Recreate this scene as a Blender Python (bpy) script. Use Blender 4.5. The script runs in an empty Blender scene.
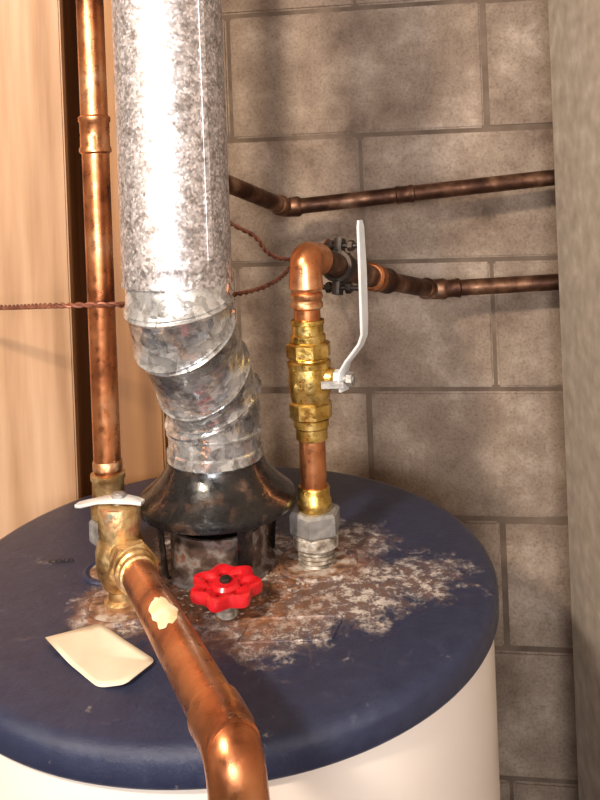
import bpy, bmesh, math, random
from mathutils import Vector, Matrix
random.seed(4)
H = 1.35           # height of the heater lid above the floor
def V(x, y, z): return Vector((x, y, z + H))
C = bpy.context.scene.collection
try: bpy.context.scene.view_settings.view_transform = 'Standard'
except Exception: pass

# ------------------------------------------------------------ materials
def base_mat(name):
    m = bpy.data.materials.new(name); m.use_nodes = True
    nt = m.node_tree; b = nt.nodes['Principled BSDF']
    return m, nt, b
def N(nt, t, **kw):
    n = nt.nodes.new(t)
    for k, v in kw.items(): setattr(n, k, v)
    return n
def ramp(nt, stops):
    r = N(nt, 'ShaderNodeValToRGB'); cr = r.color_ramp
    while len(cr.elements) > 1: cr.elements.remove(cr.elements[-1])
    cr.elements[0].position = stops[0][0]; cr.elements[0].color = (*stops[0][1], 1)
    for p, c in stops[1:]:
        e = cr.elements.new(p); e.color = (*c, 1)
    return r
def noise_mat(name, stops, scale=20, metallic=0, rough=(.4, .6), bump=.1, bscale=None, stretch=(1, 1, 1), detail=6, coat=0, dist=0.002):
    m, nt, b = base_mat(name); L = nt.links
    tc = N(nt, 'ShaderNodeTexCoord'); mp = N(nt, 'ShaderNodeMapping'); mp.inputs['Scale'].default_value = stretch
    L.new(tc.outputs['Object'], mp.inputs[0])
    n = N(nt, 'ShaderNodeTexNoise'); n.inputs['Scale'].default_value = scale; n.inputs['Detail'].default_value = detail
    L.new(mp.outputs[0], n.inputs['Vector'])
    r = ramp(nt, stops); L.new(n.outputs['Fac'], r.inputs[0]); L.new(r.outputs[0], b.inputs['Base Color'])
    n2 = N(nt, 'ShaderNodeTexNoise'); n2.inputs['Scale'].default_value = bscale or scale * 4; n2.inputs['Detail'].default_value = 5
    L.new(mp.outputs[0], n2.inputs['Vector'])
    mr = N(nt, 'ShaderNodeMapRange'); mr.inputs[3].default_value = rough[0]; mr.inputs[4].default_value = rough[1]
    mr.inputs[1].default_value = .3; mr.inputs[2].default_value = .7
    L.new(n2.outputs['Fac'], mr.inputs[0]); L.new(mr.outputs[0], b.inputs['Roughness'])
    b.inputs['Metallic'].default_value = metallic
    b.inputs['Coat Weight'].default_value = coat
    bp = N(nt, 'ShaderNodeBump'); bp.inputs['Strength'].default_value = bump; bp.inputs['Distance'].default_value = dist
    L.new(n2.outputs['Fac'], bp.inputs['Height']); L.new(bp.outputs[0], b.inputs['Normal'])
    return m
copper = noise_mat('copper', [(.32, (.20, .065, .028)), (.42, (.48, .17, .07)), (.56, (.68, .28, .12)), (.7, (.80, .43, .24))], 20, .95, (.22, .44), .12, 110)
copper_dark = noise_mat('tarnished_copper', [(.3, (.05, .022, .015)), (.5, (.11, .052, .032)), (.62, (.24, .125, .075)), (.74, (.42, .28, .2))], 32, .85, (.38, .62), .15, 90)
solder = noise_mat('soldered_copper', [(.35, (.40, .17, .08)), (.5, (.70, .35, .17)), (.68, (.66, .52, .34))], 60, 1, (.28, .55), .3, 160)
brass = noise_mat('brass', [(.3, (.30, .17, .035)), (.5, (.66, .44, .12)), (.7, (.90, .70, .30))], 55, 1, (.22, .45), .3, 160)
brass_old = noise_mat('aged_brass', [(.3, (.20, .10, .035)), (.45, (.52, .32, .13)), (.55, (.70, .52, .27)), (.64, (.58, .30, .15)), (.74, (.34, .48, .38))], 48, .85, (.28, .6), .7, 130)
steel = noise_mat('grey_union_metal', [(.3, (.20, .19, .18)), (.55, (.36, .34, .32)), (.7, (.55, .51, .46))], 60, .5, (.4, .6), .4, 200)
corroded = noise_mat('corroded_steel', [(.3, (.10, .08, .06)), (.48, (.34, .28, .22)), (.6, (.60, .56, .5)), (.75, (.28, .13, .06))], 90, .4, (.5, .8), .9, 200)
collar_m = noise_mat('rusty_flue_collar', [(.3, (.03, .02, .018)), (.46, (.13, .08, .06)), (.56, (.30, .26, .24)), (.68, (.24, .09, .04))], 60, .3, (.5, .8), .8, 160)
chrome = noise_mat('plated_handle', [(.3, (.60, .60, .60)), (.7, (.78, .78, .78))], 30, .15, (.3, .45), .1)
blackm = noise_mat('black_hood_enamel', [(.3, (.005, .005, .006)), (.56, (.012, .010, .010)), (.66, (.05, .028, .02)), (.78, (.14, .09, .065))], 55, .1, (.16, .42), .3, 120, coat=.3)
iron = noise_mat('dark_iron', [(.3, (.02, .017, .015)), (.7, (.09, .065, .05))], 60, .6, (.4, .6), .2)
red = noise_mat('red_paint', [(.3, (.52, .006, .012)), (.7, (.80, .02, .03))], 30, 0, (.25, .4), .15, 120, coat=.3)
cream = noise_mat('cream_tank_enamel', [(.3, (.80, .70, .62)), (.7, (.88, .79, .71))], 5, 0, (.35, .5), .03)
paper = noise_mat('aged_paper', [(.3, (.66, .52, .37)), (.7, (.78, .67, .52))], 16, 0, (.7, .8), .1)
sticker = noise_mat('sticker_paper', [(.35, (.85, .60, .30)), (.6, (.9, .80, .6))], 60, 0, (.5, .6), .1)
mortar = noise_mat('mortar', [(.3, (.125, .085, .06)), (.7, (.21, .15, .11))], 30, 0, (.85, .95), .4)
def block_material():
    m, nt, b = base_mat('concrete_block'); L = nt.links
    tc = N(nt, 'ShaderNodeTexCoord')
    def nz(s, d, r=.5):
        n = N(nt, 'ShaderNodeTexNoise'); n.inputs['Scale'].default_value = s; n.inputs['Detail'].default_value = d; n.inputs['Roughness'].default_value = r
        L.new(tc.outputs['Object'], n.inputs['Vector']); return n.outputs['Fac']
    big = ramp(nt, [(.32, (.145, .098, .07)), (.43, (.25, .18, .135)), (.53, (.325, .245, .185)), (.64, (.47, .37, .295))]); L.new(nz(8, 12, .68), big.inputs[0])
    fine = ramp(nt, [(.3, (.72, .69, .66)), (.5, (1, 1, 1)), (.72, (1.1, 1.09, 1.08))]); L.new(nz(240, 5), fine.inputs[0])
    mx = N(nt, 'ShaderNodeMix', data_type='RGBA', blend_type='MULTIPLY'); mx.inputs[0].default_value = .85
    L.new(big.outputs[0], mx.inputs[6]); L.new(fine.outputs[0], mx.inputs[7]); L.new(mx.outputs[2], b.inputs['Base Color'])
    b.inputs['Roughness'].default_value = .9
    bp = N(nt, 'ShaderNodeBump'); bp.inputs['Strength'].default_value = .8; bp.inputs['Distance'].default_value = .003
    L.new(nz(120, 8), bp.inputs['Height']); L.new(bp.outputs[0], b.inputs['Normal'])
    return m
block = block_material()
plaster = noise_mat('speckled_plaster', [(.3, (.36, .30, .24)), (.55, (.46, .39, .32)), (.72, (.56, .49, .42))], 40, 0, (.8, .9), .15, 160)
room_paint = noise_mat('room_paint', [(.3, (.42, .37, .32)), (.7, (.48, .43, .38))], 5, 0, (.8, .9), .1)
concrete = noise_mat('floor_concrete', [(.3, (.22, .20, .18)), (.7, (.34, .31, .28))], 8, 0, (.8, .9), .3)
wood = noise_mat('pine_wood', [(.3, (.33, .175, .085)), (.5, (.48, .28, .155)), (.7, (.60, .38, .235))], 18, 0, (.6, .75), .25, 60, stretch=(1.8, 1.8, .12))
wood_d = noise_mat('dark_stud_wood', [(.3, (.18, .075, .03)), (.5, (.32, .15, .055)), (.7, (.44, .22, .09))], 16, 0, (.6, .75), .25, 60, stretch=(1.6, 1.6, .1))
wirem = noise_mat('wire_copper_brown', [(.3, (.12, .04, .025)), (.7, (.32, .12, .07))], 80, .4, (.4, .6), .1)
dark = noise_mat('dark_opening', [(.3, (.01, .01, .01)), (.7, (.03, .025, .02))], 30, 0, (.8, .9), .1)
rust = noise_mat('rust_debris', [(.35, (.10, .05, .03)), (.5, (.26, .13, .07)), (.65, (.5, .42, .36))], 70, 0, (.8, .95), 1.0, 120)
white_trim = noise_mat('white_trim_paint', [(.3, (.75, .75, .73)), (.7, (.82, .82, .8))], 8, 0, (.4, .5), .02)

def galv(name, tint, sc, lo, rough, warp=.012, mott=.5, bump=.35, bs=38):
    m, nt, b = base_mat(name); L = nt.links
    tc = N(nt, 'ShaderNodeTexCoord')
    nz = N(nt, 'ShaderNodeTexNoise'); nz.inputs['Scale'].default_value = 45; nz.inputs['Detail'].default_value = 4
    L.new(tc.outputs['Object'], nz.inputs['Vector'])
    mix = N(nt, 'ShaderNodeVectorMath', operation='MULTIPLY_ADD')
    mix.inputs[1].default_value = (warp, warp, warp)
    L.new(nz.outputs['Color'], mix.inputs[0]); L.new(tc.outputs['Object'], mix.inputs[2])
    vo = N(nt, 'ShaderNodeTexVoronoi'); vo.inputs['Scale'].default_value = sc
    L.new(mix.outputs[0], vo.inputs['Vector'])
    sp = N(nt, 'ShaderNodeSeparateColor'); L.new(vo.outputs['Color'], sp.inputs[0])
    t = tint
    r = ramp(nt, [(0, tuple(lo * c for c in t)), (.4, tuple((lo * .6 + .32) * c for c in t)), (.8, tuple(.8 * c for c in t)), (1, tuple(1.0 * c for c in t))])
    L.new(sp.outputs[0], r.inputs[0])
    n3 = N(nt, 'ShaderNodeTexNoise'); n3.inputs['Scale'].default_value = 90; n3.inputs['Detail'].default_value = 6; n3.inputs['Roughness'].default_value = .7
    L.new(tc.outputs['Object'], n3.inputs['Vector'])
    r3 = ramp(nt, [(.38, (.40, .36, .33)), (.52, (1, 1, 1))]); L.new(n3.outputs['Fac'], r3.inputs[0])
    mx = N(nt, 'ShaderNodeMix', data_type='RGBA', blend_type='MULTIPLY'); mx.inputs[0].default_value = mott
    L.new(r.outputs[0], mx.inputs[6]); L.new(r3.outputs[0], mx.inputs[7])
    L.new(mx.outputs[2], b.inputs['Base Color'])
    mr = N(nt, 'ShaderNodeMapRange'); mr.inputs[3].default_value = rough[0]; mr.inputs[4].default_value = rough[1]
    L.new(sp.outputs[1], mr.inputs[0]); L.new(mr.outputs[0], b.inputs['Roughness'])
    b.inputs['Metallic'].default_value = .75
    bp = N(nt, 'ShaderNodeBump'); bp.inputs['Strength'].default_value = bump; bp.inputs['Distance'].default_value = .0025
    n2 = N(nt, 'ShaderNodeTexNoise'); n2.inputs['Scale'].default_value = bs
    L.new(tc.outputs['Object'], n2.inputs['Vector'])
    L.new(n2.outputs['Fac'], bp.inputs['Height']); L.new(bp.outputs[0], b.inputs['Normal'])
    return m
galv_up = galv('galvanised_spangle', (.84, .78, .79), 420, .40, (.38, .55), .006, .75, .35, 60)
galv_lo = galv('galvanised_elbow', (.92, .93, .94), 110, .46, (.14, .34), .022, .8, 1.0, 50)

def lid_material():
    m, nt, b = base_mat('navy_lid_paint_with_mineral_stains'); L = nt.links
    tc = N(nt, 'ShaderNodeTexCoord')
    def spot(p, r0, r1):
        d = N(nt, 'ShaderNodeVectorMath', operation='DISTANCE'); d.inputs[1].default_value = p
        L.new(tc.outputs['Object'], d.inputs[0])
        mr = N(nt, 'ShaderNodeMapRange'); mr.inputs[1].default_value = r0; mr.inputs[2].default_value = r1
        mr.inputs[3].default_value = 1; mr.inputs[4].default_value = 0
        L.new(d.outputs['Value'], mr.inputs[0]); return mr.outputs[0]
    def nz(s, d, r=.5, dist=0):
        n = N(nt, 'ShaderNodeTexNoise'); n.inputs['Scale'].default_value = s; n.inputs['Detail'].default_value = d; n.inputs['Roughness'].default_value = r; n.inputs['Distortion'].default_value = dist
        L.new(tc.outputs['Object'], n.inputs['Vector']); return n.outputs['Fac']
    def mx2(a, q):
        x_ = N(nt, 'ShaderNodeMath', operation='MAXIMUM'); L.new(a, x_.inputs[0]); L.new(q, x_.inputs[1]); return x_.outputs[0]
    outs = [spot(V(-.055, .765, 0), .04, .12), spot(V(-.03, .705, 0), .0, .075), spot(V(.03, .775, 0), .02, .095), spot(V(.10, .79, 0), -.01, .075), spot(V(-.18, .76, 0), .03, .065), spot(V(-.1, .84, 0), .06, .11), spot(V(.04, .87, 0), .0, .075)]
    o = outs[0]
    for q in outs[1:]: o = mx2(o, q)
    ma = N(nt, 'ShaderNodeMath', operation='MULTIPLY_ADD'); ma.inputs[1].default_value = .38
    L.new(o, ma.inputs[0]); L.new(nz(36, 12, .78, .3), ma.inputs[2])
    rm = ramp(nt, [(.60, (0, 0, 0)), (.67, (.45, .45, .45)), (.78, (1, 1, 1))]); L.new(ma.outputs[0], rm.inputs[0])
    base = ramp(nt, [(.35, (.018, .023, .056)), (.6, (.026, .033, .072)), (.70, (.045, .050, .090)), (.8, (.14, .14, .16))]); L.new(nz(70, 10, .7), base.inputs[0])
    st = ramp(nt, [(.33, (.05, .03, .028)), (.42, (.20, .11, .075)), (.48, (.10, .075, .085)), (.53, (.42, .35, .31)), (.60, (.68, .62, .57)), (.68, (.22, .18, .19))]); L.new(nz(85, 14, .78, .15), st.inputs[0])
    mix = N(nt, 'ShaderNodeMix', data_type='RGBA')
    L.new(rm.outputs[0], mix.inputs[0]); L.new(base.outputs[0], mix.inputs[6]); L.new(st.outputs[0], mix.inputs[7])
    m2 = N(nt, 'ShaderNodeMix', data_type='RGBA')
    rs = mx2(mx2(spot(V(-.085, .785, 0), .06, .125), spot(V(-.18, .758, 0), .03, .058)), spot(V(.003, .83, 0), .02, .07))
    rr2 = N(nt, 'ShaderNodeMath', operation='MULTIPLY'); L.new(rs, rr2.inputs[0])
    rn = ramp(nt, [(.40, (0, 0, 0)), (.52, (.95, .95, .95))]); L.new(nz(34, 10, .7), rn.inputs[0]); L.new(rn.outputs[0], rr2.inputs[1])
    L.new(rr2.outputs[0], m2.inputs[0]); L.new(mix.outputs[2], m2.inputs[6])
    rc_ = ramp(nt, [(.4, (.12, .05, .025)), (.55, (.28, .11, .045)), (.65, (.42, .22, .12))]); L.new(nz(110, 8, .7), rc_.inputs[0]); L.new(rc_.outputs[0], m2.inputs[7])
    L.new(m2.outputs[2], b.inputs['Base Color'])
    rr = N(nt, 'ShaderNodeMapRange'); rr.inputs[3].default_value = .30; rr.inputs[4].default_value = .55
    L.new(rm.outputs[0], rr.inputs[0]); L.new(rr.outputs[0], b.inputs['Roughness'])
    bp = N(nt, 'ShaderNodeBump'); bp.inputs['Strength'].default_value = .6; bp.inputs['Distance'].default_value = .003
    L.new(ma.outputs[0], bp.inputs['Height']); L.new(bp.outputs[0], b.inputs['Normal'])
    return m
lidm = lid_material()

# ------------------------------------------------------------ geometry helpers
def empty(name):
    e = bpy.data.objects.new(name, None); C.objects.link(e); return e
def finish(name, bm, mat, parent=None, smooth=True, auto=35):
    bmesh.ops.recalc_face_normals(bm, faces=bm.faces)
    me = bpy.data.meshes.new(name); bm.to_mesh(me); bm.free()
    for p in me.polygons: p.use_smooth = smooth
    if smooth:
        try: me.set_sharp_from_angle(angle=math.radians(auto))
        except Exception: pass
    me.materials.append(mat)
    o = bpy.data.objects.new(name, me); C.objects.link(o)
    if parent: o.parent = parent
    return o
def frame(d):
    d = d.normalized(); up = Vector((0, 0, 1)) if abs(d.z) < .9 else Vector((0, 1, 0))
    e1 = up.cross(d).normalized(); e2 = d.cross(e1); return e1, e2
def bridge(bm, rings, capA=True, capB=True):
    n = len(rings[0])
    for a, b in zip(rings[:-1], rings[1:]):
        for i in range(n):
            bm.faces.new((a[i], a[(i + 1) % n], b[(i + 1) % n], b[i]))
    if capA: bm.faces.new(rings[0][::-1])
    if capB: bm.faces.new(rings[-1])
def lathe(name, o, axis, prof, mat, parent, segs=40, caps=(True, True), phase=0, smooth=True):
    bm = bmesh.new(); e1, e2 = frame(axis); d = axis.normalized(); rings = []
    for r, t in prof:
        rings.append([bm.verts.new(o + d * t + (e1 * math.cos(k) + e2 * math.sin(k)) * r) for k in [phase + 2 * math.pi * i / segs for i in range(segs)]])
    bridge(bm, rings, *caps)
    return finish(name, bm, mat, parent, smooth)
def hexnut(name, o, axis, r, t0, t1, mat, parent, segs=6, phase=.2):
    c = (t1 - t0) * .12
    return lathe(name, o, axis, [(r * .9, t0), (r, t0 + c), (r, t1 - c), (r * .9, t1)], mat, parent, segs, phase=phase, smooth=False)
def fillet(pts, r, n=10):
    out = [pts[0]]
    for i in range(1, len(pts) - 1):
        a, b, c = pts[i - 1], pts[i], pts[i + 1]
        d1 = (a - b); d2 = (c - b); rr = min(r, d1.length * .49, d2.length * .49)
        p = b + d1.normalized() * rr; q = b + d2.normalized() * rr
        for k in range(n + 1):
            t = k / n; out.append(p * (1 - t) ** 2 + b * 2 * t * (1 - t) + q * t * t)
    out.append(pts[-1]); return out
def sweep(name, pts, rad, mat, parent, segs=28):
    bm = bmesh.new(); rings = []; n = len(pts)
    rf = rad if callable(rad) else (lambda t: rad)
    prev = None
    for i, p in enumerate(pts):
        d = (pts[min(i + 1, n - 1)] - pts[max(i - 1, 0)]).normalized()
        if prev is None: e1, e2 = frame(d)
        else:
            e1 = (prev - d * prev.dot(d)).normalized(); e2 = d.cross(e1)
        prev = e1; r = rf(i / (n - 1))
        rings.append([bm.verts.new(p + (e1 * math.cos(2 * math.pi * k / segs) + e2 * math.sin(2 * math.pi * k / segs)) * r) for k in range(segs)])
    bridge(bm, rings)
    return finish(name, bm, mat, parent)
def elbow(name, a, c, b, leg, r, mat, parent, flare=1.08):
    da = (a - c).normalized(); db = (b - c).normalized()
    lip = .006
    pts = [c + da * (leg + lip), c + da * (leg + lip * .3)] + fillet([c + da * leg, c, c + db * leg], leg * .9, 14) + [c + db * (leg + lip * .3), c + db * (leg + lip)]
    n = len(pts)
    def rf(t):
        i = round(t * (n - 1))
        if i in (0, n - 1): return r * .93
        if i in (1, n - 2): return r * flare
        if i in (2, n - 3): return r * (flare - .01)
        return r
    return sweep(name, pts, rf, mat, parent)
def coupling(name, o, axis, r, L, mat, parent):
    p = [(r * .93, -L / 2 - .002), (r * 1.08, -L / 2), (r * 1.08, -L / 2 + .004), (r * 1.0, -L / 2 + .006), (r, -.002), (r * .97, 0), (r, .002), (r, L / 2 - .006), (r * 1.08, L / 2 - .004), (r * 1.08, L / 2), (r * .93, L / 2 + .002)]
    return lathe(name, o, axis, p, mat, parent)
def bar(name, pts, wdir, w, th, mat, parent, wf=None):
    bm = bmesh.new(); rings = []; n = len(pts)
    for i, p in enumerate(pts):
        d = (pts[min(i + 1, n - 1)] - pts[max(i - 1, 0)]).normalized()
        s = (wdir - d * wdir.dot(d)).normalized(); q = d.cross(s)
        ww = (wf[i] if wf else w) / 2; t = th / 2
        rings.append([bm.verts.new(p + s * a * ww + q * b * t) for a, b in ((-1, -.5), (-.85, -1), (.85, -1), (1, -.5), (1, .5), (.85, 1), (-.85, 1), (-1, .5))])
    bridge(bm, rings)
    return finish(name, bm, mat, parent)
def box(name, lo, hi, mat, parent=None, bev=0):
    bm = bmesh.new(); bmesh.ops.create_cube(bm, size=1)
    for v in bm.verts:
        v.co = Vector([(lo[i] + hi[i]) / 2 + v.co[i] * (hi[i] - lo[i]) for i in range(3)])
    if bev: bmesh.ops.bevel(bm, geom=bm.edges[:], offset=bev, segments=2, affect='EDGES')
    return finish(name, bm, mat, parent)
Z = Vector((0, 0, 1))

# ------------------------------------------------------------ room
CE = 2.42
th = math.radians(8)
wb = empty('wall_back')
bm = bmesh.new()
z0 = H + .062 - 1.4 ; rows = int(math.ceil((CE - z0) / .2)) + 1
joints_a = .292; joints_b = .097
for k in range(-1, rows):
    zb = z0 + k * .2; zt = zb + .2
    zb = max(zb, 0); zt = min(zt, CE)
    if zt - zb < .02: continue
    kk = round((zb - (H + .062)) / .2) if k >= 0 else -8
    off = joints_a if kk % 2 == 0 else joints_b
    s = off - 4 * .4
    while s < .60:
        a = max(s, -1.4) + .003; c = min(s + .4, .62) - .003
        if c - a > .02:
            r = bmesh.ops.create_cube(bm, size=1)['verts']
            dy = random.uniform(-.001, .001)
            for v in r:
                v.co = Vector(((a + c) / 2 + v.co.x * (c - a), .05 + v.co.y * .1 + dy, (zb + zt) / 2 + v.co.z * (zt - zb - .007)))
        s += .4
bmesh.ops.bevel(bm, geom=bm.edges[:], offset=.003, segments=2, affect='EDGES')
o = finish('blocks', bm, block, wb)
o2 = box('mortar_bed', (-1.4, .0035, 0), (.62, .11, CE), mortar, wb)
wb.location = (0, 1.27, 0); wb.rotation_euler = (0, 0, -th)
XR, XL, YF = .352, -1.3, -1.3
wr = empty('wall_right')
box('partition', (XR, YF, 0), (XR + .25, 1.11, CE), plaster, wr, .004)
box('recess_side', (XR + .15, 1.11, 0), (XR + .25, 1.25, CE), plaster, wr)
box('wall_left', (XL - .1, YF, 0), (XL, 1.5, CE), room_paint)
box('floor', (XL - .1, YF - .1, -.1), (XR + .25, 1.6, 0), concrete)
box('ceiling', (XL - .1, YF - .1, CE), (XR + .25, 1.6, CE + .1), room_paint)
# front wall; its unseen rectangular window is added to brighten the upper scene
WX0, WX1, WZ0, WZ1 = -.75, .15, H + .30, H + .85
wf = empty('wall_front')
box('below', (XL - .1, YF - .1, 0), (XR + .25, YF, WZ0), room_paint, wf)
box('above', (XL - .1, YF - .1, WZ1), (XR + .25, YF, CE), room_paint, wf)
box('side_a', (XL - .1, YF - .1, WZ0), (WX0, YF, WZ1), room_paint, wf)
box('side_b', (WX1, YF - .1, WZ0), (XR + .25, YF, WZ1), room_paint, wf)
wn = empty('added_window')
for i, (lo, hi) in enumerate((((WX0, WZ0), (WX1, WZ0 + .03)), ((WX0, WZ1 - .03), (WX1, WZ1)), ((WX0, WZ0 + .03), (WX0 + .03, WZ1 - .03)), ((WX1 - .03, WZ0 + .03), (WX1, WZ1 - .03)), (((WX0 + WX1) / 2 - .012, WZ0 + .03), ((WX0 + WX1) / 2 + .012, WZ1 - .03)))):
    box('frame_%d' % (i + 1), (lo[0], YF - .07, lo[1]), (hi[0], YF - .03, hi[1]), white_trim, wn)

# timber at left
ply = empty('plywood_sheet')
box('sheet', (-.80, 1.10, 0), (-.322, 1.118, CE), wood, ply, .002)
st = empty('wood_stud')
box('stud', (-.300, 1.13, 0), (-.205, 1.25, CE), wood_d, st, .003)
st2 = empty('wood_stud.001')
box('stud', (-.36, 1.12, 0), (-.330, 1.26, CE), wood_d, st2, .003)

# ------------------------------------------------------------ water heater
wh = empty('water_heater')
CX, CY, R = -.095, .842, .280
FX, FY = -.099, .835
c0 = V(CX, CY, 0)
lathe('tank', Vector((CX, CY, 0)), Z, [(R - .02, .05), (R - .012, .06), (R - .006, .08), (R - .006, H - .02)], cream, wh, 128)
lathe('base_ring', Vector((CX, CY, 0)), Z, [(R - .02, .0), (R - .012, .0), (R - .012, .06), (R - .02, .06)], iron, wh, 96)
lathe('lid', c0, Z, [(R - .010, -.026), (R - .001, -.028), (R, -.026), (R, -.010), (R - .002, -.005), (R - .006, -.0015), (R - .012, 0), (R - .05, 0), (R - .1, 0)], lidm, wh, 160)
def dimple(n, x, y, r):
    lathe(n + '_rim', V(x, y, 0), Z, [(r, 0), (r - .001, .0015), (r - .004, .0022), (r - .007, .0008), (r - .009, .0004)], lidm, wh, 64)
    lathe(n + '_floor', V(x, y, 0), Z, [(r - .008, 0), (r - .008, .001), (.001, .0011)], rust, wh, 64)
dimple('hot_port', .003, .83, .042)
dimple('cold_port', -.211, .83, .030)
dimple('relief_port', -.185, .760, .038)
cs = [Vector((-.070, .690, H)), Vector((.012, .690, H)), Vector((.024, .727, H)), Vector((-.060, .727, H))]
pts = fillet(cs + [cs[0]], .006, 4)
sweep('embossed_outline', [p + Vector((0, 0, .0004)) for p in pts], .0011, lidm, wh, 8)
def letters(txt, loc, size, rot, mat, parent, nm):
    cu = bpy.data.curves.new(nm, 'FONT'); cu.body = txt; cu.size = size; cu.extrude = .0002; cu.align_x = 'CENTER'
    ob = bpy.data.objects.new(nm, cu); ob.location = loc; ob.rotation_euler = rot; cu.materials.append(mat)
    C.objects.link(ob); ob.parent = parent
letters('COLD', V(-.270, .850, .0006), .010, (0, 0, math.radians(4)), dark, wh, 'stencil_cold')
# flue collar
lathe('flue_collar', V(FX, FY, 0), Z, [(.058, 0), (.058, .004), (.052, .006), (.050, .008), (.050, .046), (.046, .046), (.046, .004)], collar_m, wh, 64, (False, True))
lathe('flue_dark', V(FX, FY, 0), Z, [(.046, .02), (.02, .021), (.004, .022)], dark, wh, 48)
bm = bmesh.new()
for i in range(260):
    a = random.uniform(-2.9, .1); rr = random.uniform(.055, .108)
    s = random.uniform(.0008, .0030)
    m4 = Matrix.Translation(V(FX + rr * math.cos(a), FY + rr * math.sin(a), s * .3)) @ Matrix.Rotation(random.random() * 6, 4, 'Z') @ Matrix.Diagonal((s, s * random.uniform(.5, 1), s * .4, 1))
    bmesh.ops.create_icosphere(bm, subdivisions=1, radius=1, matrix=m4)
finish('rust_flakes', bm, rust, wh)

# ------------------------------------------------------------ draft hood
dh = empty('draft_hood'); hc = V(FX, FY, 0)
lathe('cone', hc, Z, [(.0785, .066), (.0815, .066), (.0820, .069), (.0812, .0735), (.0775, .077), (.069, .084), (.061, .092), (.0545, .101), (.0508, .1085), (.050, .112), (.0488, .112), (.0485, .104), (.062, .086), (.074, .075), (.0785, .069)], blackm, dh, 96, (False, False))
for i, a in enumerate((-1.05, .5, 2.1, 3.7)):
    dr = Vector((math.cos(a), math.sin(a), 0)); tn = Vector((-dr.y, dr.x, 0))
    bar('leg_%d' % (i + 1), [hc + dr * .0575 + Z * .0045, hc + dr * .060 + Z * .005, hc + dr * .0605 + Z * .010, hc + dr * .066 + Z * .072, hc + dr * .064 + Z * .082], tn, .016, .002, blackm, dh)

# ------------------------------------------------------------ flue duct
fd = empty('flue_duct')
def mitre_tube(name, pts, r, mat, parent, bead=.003, segs=64, capped=False):
    bm = bmesh.new(); rings = []; n = len(pts)
    def ring(p, d, nrm, rad):
        e1 = Vector((1, 0, 0)); e1 = (e1 - d * e1.dot(d)).normalized(); e2 = d.cross(e1); out = []
        for k in range(segs):
            a = 2 * math.pi * k / segs; off = (e1 * math.cos(a) + e2 * math.sin(a)) * rad
            t = -off.dot(nrm) / d.dot(nrm); out.append(bm.verts.new(p + off + d * t))
        rings.append(out)
    for i, p in enumerate(pts):
        if i == 0: d = (pts[1] - p).normalized(); ring(p, d, d, r)
        elif i == n - 1: d = (p - pts[-2]).normalized(); ring(p, d, d, r)
        else:
            d1 = (p - pts[i - 1]).normalized(); d2 = (pts[i + 1] - p).normalized(); nn = (d1 + d2).normalized()
            nn = (nn + Vector((-.22 if i < n - 2 else -.04, 0, 0))).normalized()      # rotated gores: seams run obliquely
            ring(p - d1 * .0055, d1, nn, r); ring(p - d1 * .0038, d1, nn, r + bead * .8); ring(p - d1 * .0014, d1, nn, r + bead)
            ring(p + d2 * .0004, d2, nn, r + bead * .1); ring(p + d2 * .0014, d2, nn, r + bead * .1); ring(p + d2 * .003, d2, nn, r + bead * .75); ring(p + d2 * .0060, d2, nn, r)
    bridge(bm, rings, capped, capped)
    return finish(name, bm, mat, parent, True, 60)
mitre_tube('adjustable_elbow', [V(FX, FY, .112), V(FX, .833, .170), V(-.1055, .805, .206), V(-.1145, .756, .258), V(-.1170, .742, .288), V(-.1170, .742, .335)], .0484, galv_lo, fd, .0026)
lathe('lower_collar_band', V(FX, FY, .1125), Z, [(.0484, .0), (.0505, .001), (.0505, .010), (.0485, .012)], galv_lo, fd, 64, (False, False))
lathe('lower_collar_bead', V(FX, FY, .1385), Z, [(.0482, .0), (.0502, .0015), (.0502, .003), (.0482, .0045)], galv_lo, fd, 64, (False, False))
lathe('straight_duct', V(-.1170, .742, .306), Z, [(.0483, .0), (.0512, .0), (.0512, .003), (.0506, .005), (.0506, .016), (.0512, .018), (.0506, .020), (.0506, CE - H - .306)], galv_up, fd, 80, (False, False))
bar('lock_seam', [V(-.0815, .7045, .33), V(-.0815, .7045, CE - H)], Vector((.8, .6, 0)), .006, .0016, galv_up, fd)
for i, (x, z) in enumerate(((-.090, .316), (-.15, .316))):
    yy = .742 - math.sqrt(.0508 ** 2 - (x + .1170) ** 2)
    lathe('rivet_%d' % (i + 1), V(x, yy, z), Vector((x + .1170, yy - .742, 0)), [(.003, -.001), (.003, .001), (.0015, .002)], steel, fd, 16)

# ------------------------------------------------------------ left copper pipe
lp = empty('copper_pipe')
x, y = -.211, .83
lathe('nipple', V(x, y, 0), Z, [(.014, .0), (.014, .062)], corroded, lp, 32)
hexnut('union_nut', V(x, y, 0), Z, .021, .03, .055, steel, lp)
lathe('brass_adapter', V(x, y, 0), Z, [(.016, .055), (.0185, .058), (.0185, .07), (.0165, .073), (.0165, .094), (.0178, .096), (.0178, .101), (.0145, .102)], brass_old, lp)
lathe('pipe', V(x, y, 0), Z, [(.0140, .085), (.0140, CE - H)], copper, lp)
coupling('coupling_1', V(x, y, .452), Z, .0152, .036, copper, lp)
lathe('coupling_2', V(x, y, .105), Z, [(.0138, 0), (.0152, .001), (.0152, .008), (.0138, .010)], solder, lp)

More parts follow.
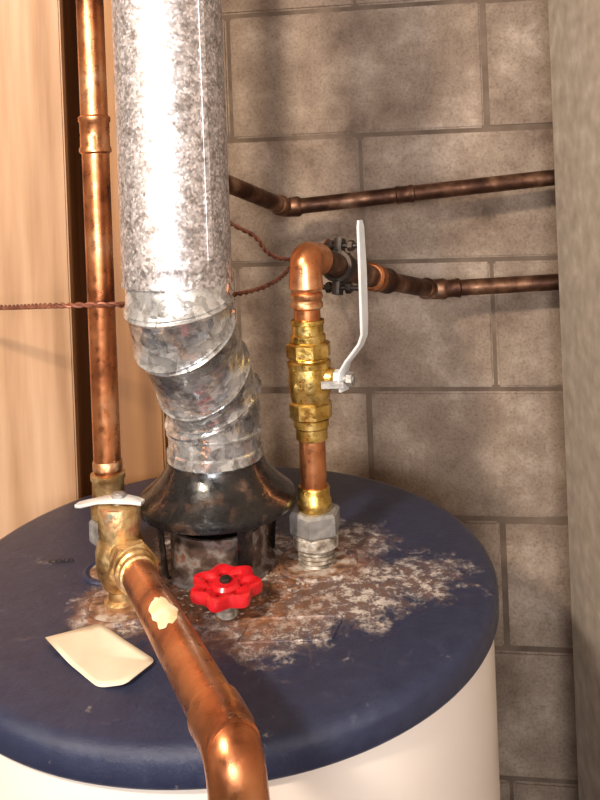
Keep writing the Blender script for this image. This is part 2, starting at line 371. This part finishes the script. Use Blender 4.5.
# ------------------------------------------------------------ right riser
rp = empty('copper_riser'); x, y = .002, .83
K = V(x, y, .318); W1 = V(.100, 1.045, .262); W2 = V(.185, 1.165, .229); W3 = V(.50, 1.135, .240)
thr = [(.0175, .0)]
for i in range(6): thr += [(.0195, .0015 + i * .0042), (.0175, .0036 + i * .0042)]
lathe('threaded_nipple', V(x, y, 0), Z, thr + [(.0175, .028)], corroded, rp)
lathe('union_body', V(x, y, 0), Z, [(.021, .018), (.0235, .020), (.0235, .030), (.021, .033)], corroded, rp)
hexnut('union_nut', V(x, y, 0), Z, .0275, .032, .056, steel, rp, 6, .3)
lathe('brass_tailpiece', V(x, y, 0), Z, [(.017, .056), (.0178, .058), (.0178, .066), (.0165, .068), (.0165, .078), (.0155, .080)], brass, rp)
lathe('lower_pipe', V(x, y, 0), Z, [(.0138, .075), (.0138, .14)], copper, rp)
lathe('upper_pipe', V(x, y, 0), Z, [(.0138, .24), (.0138, .292)], copper, rp)
elbow('riser_elbow', V(x, y, .2), K, W1, .031, .0168, copper, rp)
coupling('elbow_collar', V(x, y, .272), Z, .0158, .014, solder, rp)
d = (W1 - K).normalized()
sweep('branch_pipe', [K + d * .02, W1 - d * .01], .0138, copper_dark, rp)
elbow('branch_elbow_1', K, W1, W2, .016, .016, copper_dark, rp)
coupling('branch_collar', W1 - d * .028, d, .0165, .018, copper, rp)
sweep('offset_pipe', [W1, W2], .0125, copper_dark, rp)
elbow('branch_elbow_2', W1, W2, W3, .016, .0145, copper_dark, rp)
sweep('wall_pipe', [W2, W3], .0118, copper_dark, rp)
coupling('wall_coupling', W2 + (W3 - W2) * .09, W3 - W2, .0130, .024, copper_dark, rp)

bv = empty('ball_valve')
b0 = V(x, y, 0)
lathe('end_cup_lower', b0, Z, [(.0145, .128), (.0165, .129), (.0165, .140), (.0185, .142), (.0185, .150)], brass, bv)
hexnut('hex_lower', b0, Z, .0225, .150, .168, brass, bv, 8)
lathe('body', b0, Z, [(.018, .166), (.0195, .169), (.0215, .178), (.0222, .190), (.0215, .203), (.0195, .212), (.0185, .220)], brass, bv, 48)
lathe('body_ring', b0, Z, [(.0215, .203), (.0228, .204), (.0228, .209), (.020, .211)], brass, bv, 48)
hexnut('hex_upper', b0, Z, .0235, .213, .229, brass, bv, 8)
lathe('end_cup_upper', b0, Z, [(.018, .228), (.0185, .231), (.0185, .236), (.0165, .238), (.0165, .247), (.0175, .248), (.0175, .252), (.0145, .253)], brass, bv)
sx = Vector((1, -.35, 0)).normalized()
s0 = V(x, y, .192)
lathe('stem_boss', s0, sx, [(.011, .012), (.011, .026), (.009, .028)], brass, bv, 24)
hexnut('packing_nut', s0, sx, .0095, .026, .034, chrome, bv)
lathe('stem', s0, sx, [(.0045, .02), (.0045, .048)], steel, bv, 16)
hexnut('handle_nut', s0, sx, .0075, .040, .047, steel, bv)
hp = [s0 + sx * .0365 - Z * .012, s0 + sx * .037, s0 + sx * .037 + Z * .008, s0 + sx * .042 + Z * .018, s0 + sx * .056 + Z * .036, s0 + sx * .060 + Z * .046, s0 + sx * .0605 + Z * .060, s0 + sx * .061 + Z * .110, s0 + sx * .0605 + Z * .155, s0 + sx * .0600 + Z * .162]
bar('lever', hp, Vector((.72, 1, 0)).normalized(), .018, .003, chrome, bv, [.016, .022, .018, .013, .012, .012, .0135, .014, .012, .007])
bar('lever_stop', [s0 + sx * .036 + Vector((0, -.008, -.004)), s0 + sx * .012 + Vector((0, -.014, -.004))], Z, .008, .003, steel, bv)
letters('600', V(-.0075, .807, .186), .009, (math.pi / 2, 0, 0), brass, bv, 'cast_marking')

# pipe hanger on the branch pipe
ph = empty('pipe_hanger')
hc2 = K + d * .095
lathe('split_ring', hc2, d, [(.0142, -.008), (.0185, -.008), (.0185, .008), (.0142, .008)], iron, ph, 40, (False, False))
for i, s in enumerate((1, -1)):
    side = (Z - d * Z.dot(d)).normalized() * s
    bar('ear_%d' % (i + 1), [hc2 + side * .016, hc2 + side * .032], d, .016, .009, iron, ph)
    ax = Vector((1, -.45, 0)).normalized()
    lathe('bolt_%d' % (i + 1), hc2 + side * .024, ax, [(.003, -.018), (.003, .030), (.0025, .031)], iron, ph, 16)
    hexnut('bolt_head_%d' % (i + 1), hc2 + side * .024, ax, .0065, -.014, -.008, iron, ph)
    hexnut('bolt_nut_%d' % (i + 1), hc2 + side * .024, ax, .0065, .010, .017, iron, ph)
bar('hanger_strap', [hc2 + Z * -.018, hc2 + Vector((.02, .06, -.02)), hc2 + Vector((.03, .30, -.02))], Z, .014, .003, iron, ph)

# upper wall pipe
up = empty('copper_wall_pipe')
U0 = V(-.150, .955, 0); U0.z = CE; U1 = V(-.150, .955, .424); U2 = V(-.022, 1.165, .356); U3 = V(.50, 1.135, .396)
sweep('riser_pipe', [U0, U1], .0118, copper_dark, up)
elbow('elbow_1', U0, U1, U2, .016, .0138, copper_dark, up)
sweep('link_pipe', [U1, U2], .0118, copper_dark, up)
elbow('elbow_2', U1, U2, U3, .016, .0140, copper_dark, up)
sweep('long_pipe', [U2, U3], .0115, copper_dark, up)
coupling('coupling_1', U2 + (U3 - U2) * .33, U3 - U2, .0122, .024, copper_dark, up)

# ------------------------------------------------------------ twisted wires
def wire(name, ctrl, rad=.0016):
    e = empty(name); pts = []
    n = len(ctrl)
    for i in range(n - 1):
        p0 = ctrl[max(i - 1, 0)]; p1 = ctrl[i]; p2 = ctrl[i + 1]; p3 = ctrl[min(i + 2, n - 1)]
        for k in range(60):
            t = k / 60
            pts.append(.5 * ((2 * p1) + (p2 - p0) * t + (2 * p0 - 5 * p1 + 4 * p2 - p3) * t * t + (3 * p1 - p0 - 3 * p2 + p3) * t ** 3))
    pts.append(ctrl[-1])
    for s in (0, 1):
        out = []; L = 0
        for i, p in enumerate(pts):
            dd = (pts[min(i + 1, len(pts) - 1)] - pts[max(i - 1, 0)]).normalized()
            if i: L += (p - pts[i - 1]).length
            a, b = frame(dd); ph_ = L / .022 * 2 * math.pi + s * math.pi
            out.append(p + (a * math.cos(ph_) + b * math.sin(ph_)) * rad * .9)
        sweep('strand_%d' % (s + 1), out, rad, wirem, e, 8)
wire('twisted_copper_wire', [V(-.55, 1.08, .245), V(-.36, .93, .262), V(-.26, .82, .278), V(-.21, .80, .280), V(-.16, .85, .272), V(-.075, .97, .262), V(-.035, 1.03, .268), V(-.01, 1.12, .280), V(.03, 1.245, .285)], .0017)
wire('twisted_copper_wire.001', [V(-.14, 1.02, .38), V(-.092, 1.02, .345), V(-.062, 1.04, .325), V(-.045, 1.06, .300), V(-.018, 1.09, .288), V(.02, 1.15, .29), V(.04, 1.245, .30)], .0017)

# ------------------------------------------------------------ angled shutoff valve and supply pipe at front-left
sv = empty('shutoff_valve'); vx, vy = -.184, .760
P0 = V(-.177, .753, .052); P1 = V(-.046, .420, .102); pd = (P1 - P0).normalized()
vb = V(vx, vy, 0)
lathe('inlet_nipple', vb, Z, [(.013, 0), (.016, .001), (.017, .006), (.013, .009), (.012, .03)], brass_old, sv, 32)
lathe('body', vb, Z, [(.012, .016), (.017, .020), (.0215, .030), (.0232, .040), (.0232, .054), (.0205, .064), (.0192, .068), (.0200, .071), (.0200, .093), (.0185, .096), (.008, .097)], brass_old, sv, 48)
lathe('outlet_boss', P0, pd, [(.017, 0), (.018, .028), (.0195, .029), (.0195, .034)], brass_old, sv, 40)
hexnut('outlet_hex', P0, pd, .0225, .034, .050, brass_old, sv, 6, .1)
lathe('outlet_cup', P0, pd, [(.0185, .050), (.0188, .052), (.0188, .060), (.0165, .062), (.0165, .070), (.0145, .071)], brass_old, sv)
lathe('stem', vb, Z, [(.006, .095), (.006, .105), (.004, .107)], steel, sv, 20)
hexnut('stem_nut', vb, Z, .007, .1035, .1065, steel, sv)
bar('lever', [V(vx + .024, vy - .006, .099), V(vx + .016, vy - .004, .1005), V(vx, vy, .1015), V(vx - .018, vy + .005, .0985), V(vx - .036, vy + .010, .0935), V(vx - .043, vy + .012, .0920)], Vector((.3, 1, 0)), .02, .0035, chrome, sv, [.009, .014, .020, .015, .015, .009])

sp = empty('copper_supply_pipe')
DN = P1 + Vector((.018, -.02, -.30)); DN2 = Vector((DN.x, DN.y, H - .75))
sweep('pipe', [P0 + pd * .06, P1], .0145, copper, sp, 40)
elbow('elbow', P0, P1, DN, .036, .0160, copper, sp, 1.03)
sweep('down_pipe', fillet([P1 + (DN - P1).normalized() * .02, DN, DN2], .05), .0145, copper, sp)
bm = bmesh.new()
q = P0 + pd * .195; up_v = Vector((-.15, -.25, 1)); up_v = (up_v - pd * up_v.dot(pd)).normalized(); sd = pd.cross(up_v)
grid = []
for i in range(13):
    row = []
    f = i / 12 * 2 - 1
    hw_ = .62 * math.sqrt(max(0, 1 - f * f * .85)) * (1 + .12 * math.sin(i * 1.3))
    for j in range(9):
        a = (j / 8 * 2 - 1) * hw_ + .08 * math.sin(i * .7); t = f * .026 + .002 * math.sin(j * 1.1)
        row.append(bm.verts.new(q + pd * t + (up_v * math.cos(a) + sd * math.sin(a)) * .0149))
    grid.append(row)
for i in range(12):
    for j in range(8): bm.faces.new((grid[i][j], grid[i][j + 1], grid[i + 1][j + 1], grid[i + 1][j]))
finish('sticker_remnant', bm, sticker, sp)

# ------------------------------------------------------------ red hand wheel
rw = empty('red_handwheel'); rc = V(-.083, .738, .024)
tilt = Matrix.Rotation(math.radians(3), 3, 'X')
bm = bmesh.new(); rings = []; n = 168
prof = [(-.0085, -.002), (-.0085, .003), (-.005, .0058), (0, .0068), (.0035, .0055), (.0048, .001), (.0035, -.0035), (0, -.005), (-.005, -.005)]
for i in range(n):
    a = 2 * math.pi * i / n; r = .0268 + .0030 * math.cos(7 * a)
    rings.append([bm.verts.new(rc + tilt @ Vector(((r + p[0]) * math.cos(a), (r + p[0]) * math.sin(a), p[1]))) for p in prof])
m_ = len(prof)
for i in range(n):
    a, b = rings[i], rings[(i + 1) % n]
    for j in range(m_): bm.faces.new((a[j], a[(j + 1) % m_], b[(j + 1) % m_], b[j]))
finish('rim', bm, red, rw)
ax = tilt @ Z
lathe('hub', rc, ax, [(.011, -.006), (.0135, -.003), (.0135, .003), (.011, .006), (.005, .0065)], red, rw, 32)
for i in range(7):
    a = 2 * math.pi * (i + .5) / 7; dr = tilt @ Vector((math.cos(a), math.sin(a), 0)); tn = tilt @ Vector((-math.sin(a), math.cos(a), 0))
    bar('spoke_%d' % (i + 1), [rc + dr * .008, rc + dr * .015, rc + dr * .022], tn, .006, .006, red, rw, [.009, .007, .009])
hexnut('hub_nut', rc, ax, .0055, .006, .010, iron, rw)
lathe('stem', V(-.083, .738, 0), Z, [(.011, 0), (.011, .006), (.006, .008), (.006, .022)], corroded, rw, 24)

# ------------------------------------------------------------ paper scrap
ps = empty('paper_scrap')
out = [(-.239, .702), (-.199, .728), (-.185, .713), (-.166, .692), (-.135, .664), (-.153, .634), (-.176, .636), (-.209, .668)]
bm = bmesh.new(); cxy = (sum(p[0] for p in out) / 8, sum(p[1] for p in out) / 8)
op = fillet([Vector((*p, 0)) for p in out] + [Vector((*out[0], 0))], .006, 4)[:-1]
levels = []
for k in (1, .8, .6, .4, .2):
    levels.append([bm.verts.new((cxy[0] + (p.x - cxy[0]) * k, cxy[1] + (p.y - cxy[1]) * k, H + .001 + .004 * k ** 2 * (1 + math.sin(p.x * 80 + p.y * 30)) / 2)) for p in op])
bridge(bm, levels, False, True)
o = finish('sheet', bm, paper, ps)
md = o.modifiers.new('thick', 'SOLIDIFY'); md.thickness = .0006

# ------------------------------------------------------------ lights
def area(name, loc, target, size, power, col):
    l = bpy.data.lights.new(name, 'AREA'); l.size = size; l.energy = power; l.color = col
    o = bpy.data.objects.new(name, l); C.objects.link(o); o.location = loc
    o.rotation_euler = (Vector(target) - Vector(loc)).to_track_quat('-Z', 'Y').to_euler()
area('key_lamp', (-.55, -.10, H + .90), (-.02, .90, H + .12), .10, 20, (1, .86, .70))
area('fill_lamp', (.22, -.7, H + .40), (.0, .85, H - .1), .4, 3, (1, .92, .85))
area('added_upper_fill', (-.3, -2.0, H + .70), (.1, 1.1, H + .60), .9, 85, (.98, .98, 1))  # added area light outside the added window, lifts the upper part of the view
w = bpy.data.worlds.new('world'); bpy.context.scene.world = w; w.use_nodes = True
w.node_tree.nodes['Background'].inputs[0].default_value = (.6, .7, .85, 1); w.node_tree.nodes['Background'].inputs[1].default_value = .8

# ------------------------------------------------------------ camera
cam = bpy.data.cameras.new('camera'); co = bpy.data.objects.new('camera', cam); C.objects.link(co)
cam.lens = 36; cam.sensor_width = 36; cam.shift_y = -223 / 800; cam.clip_start = .01
co.matrix_world = Matrix.Translation((0, 0, H + .4)) @ Matrix.Rotation(math.pi / 2, 4, 'X') @ Matrix.Rotation(math.radians(-2.2), 4, 'Z')
bpy.context.scene.camera = co
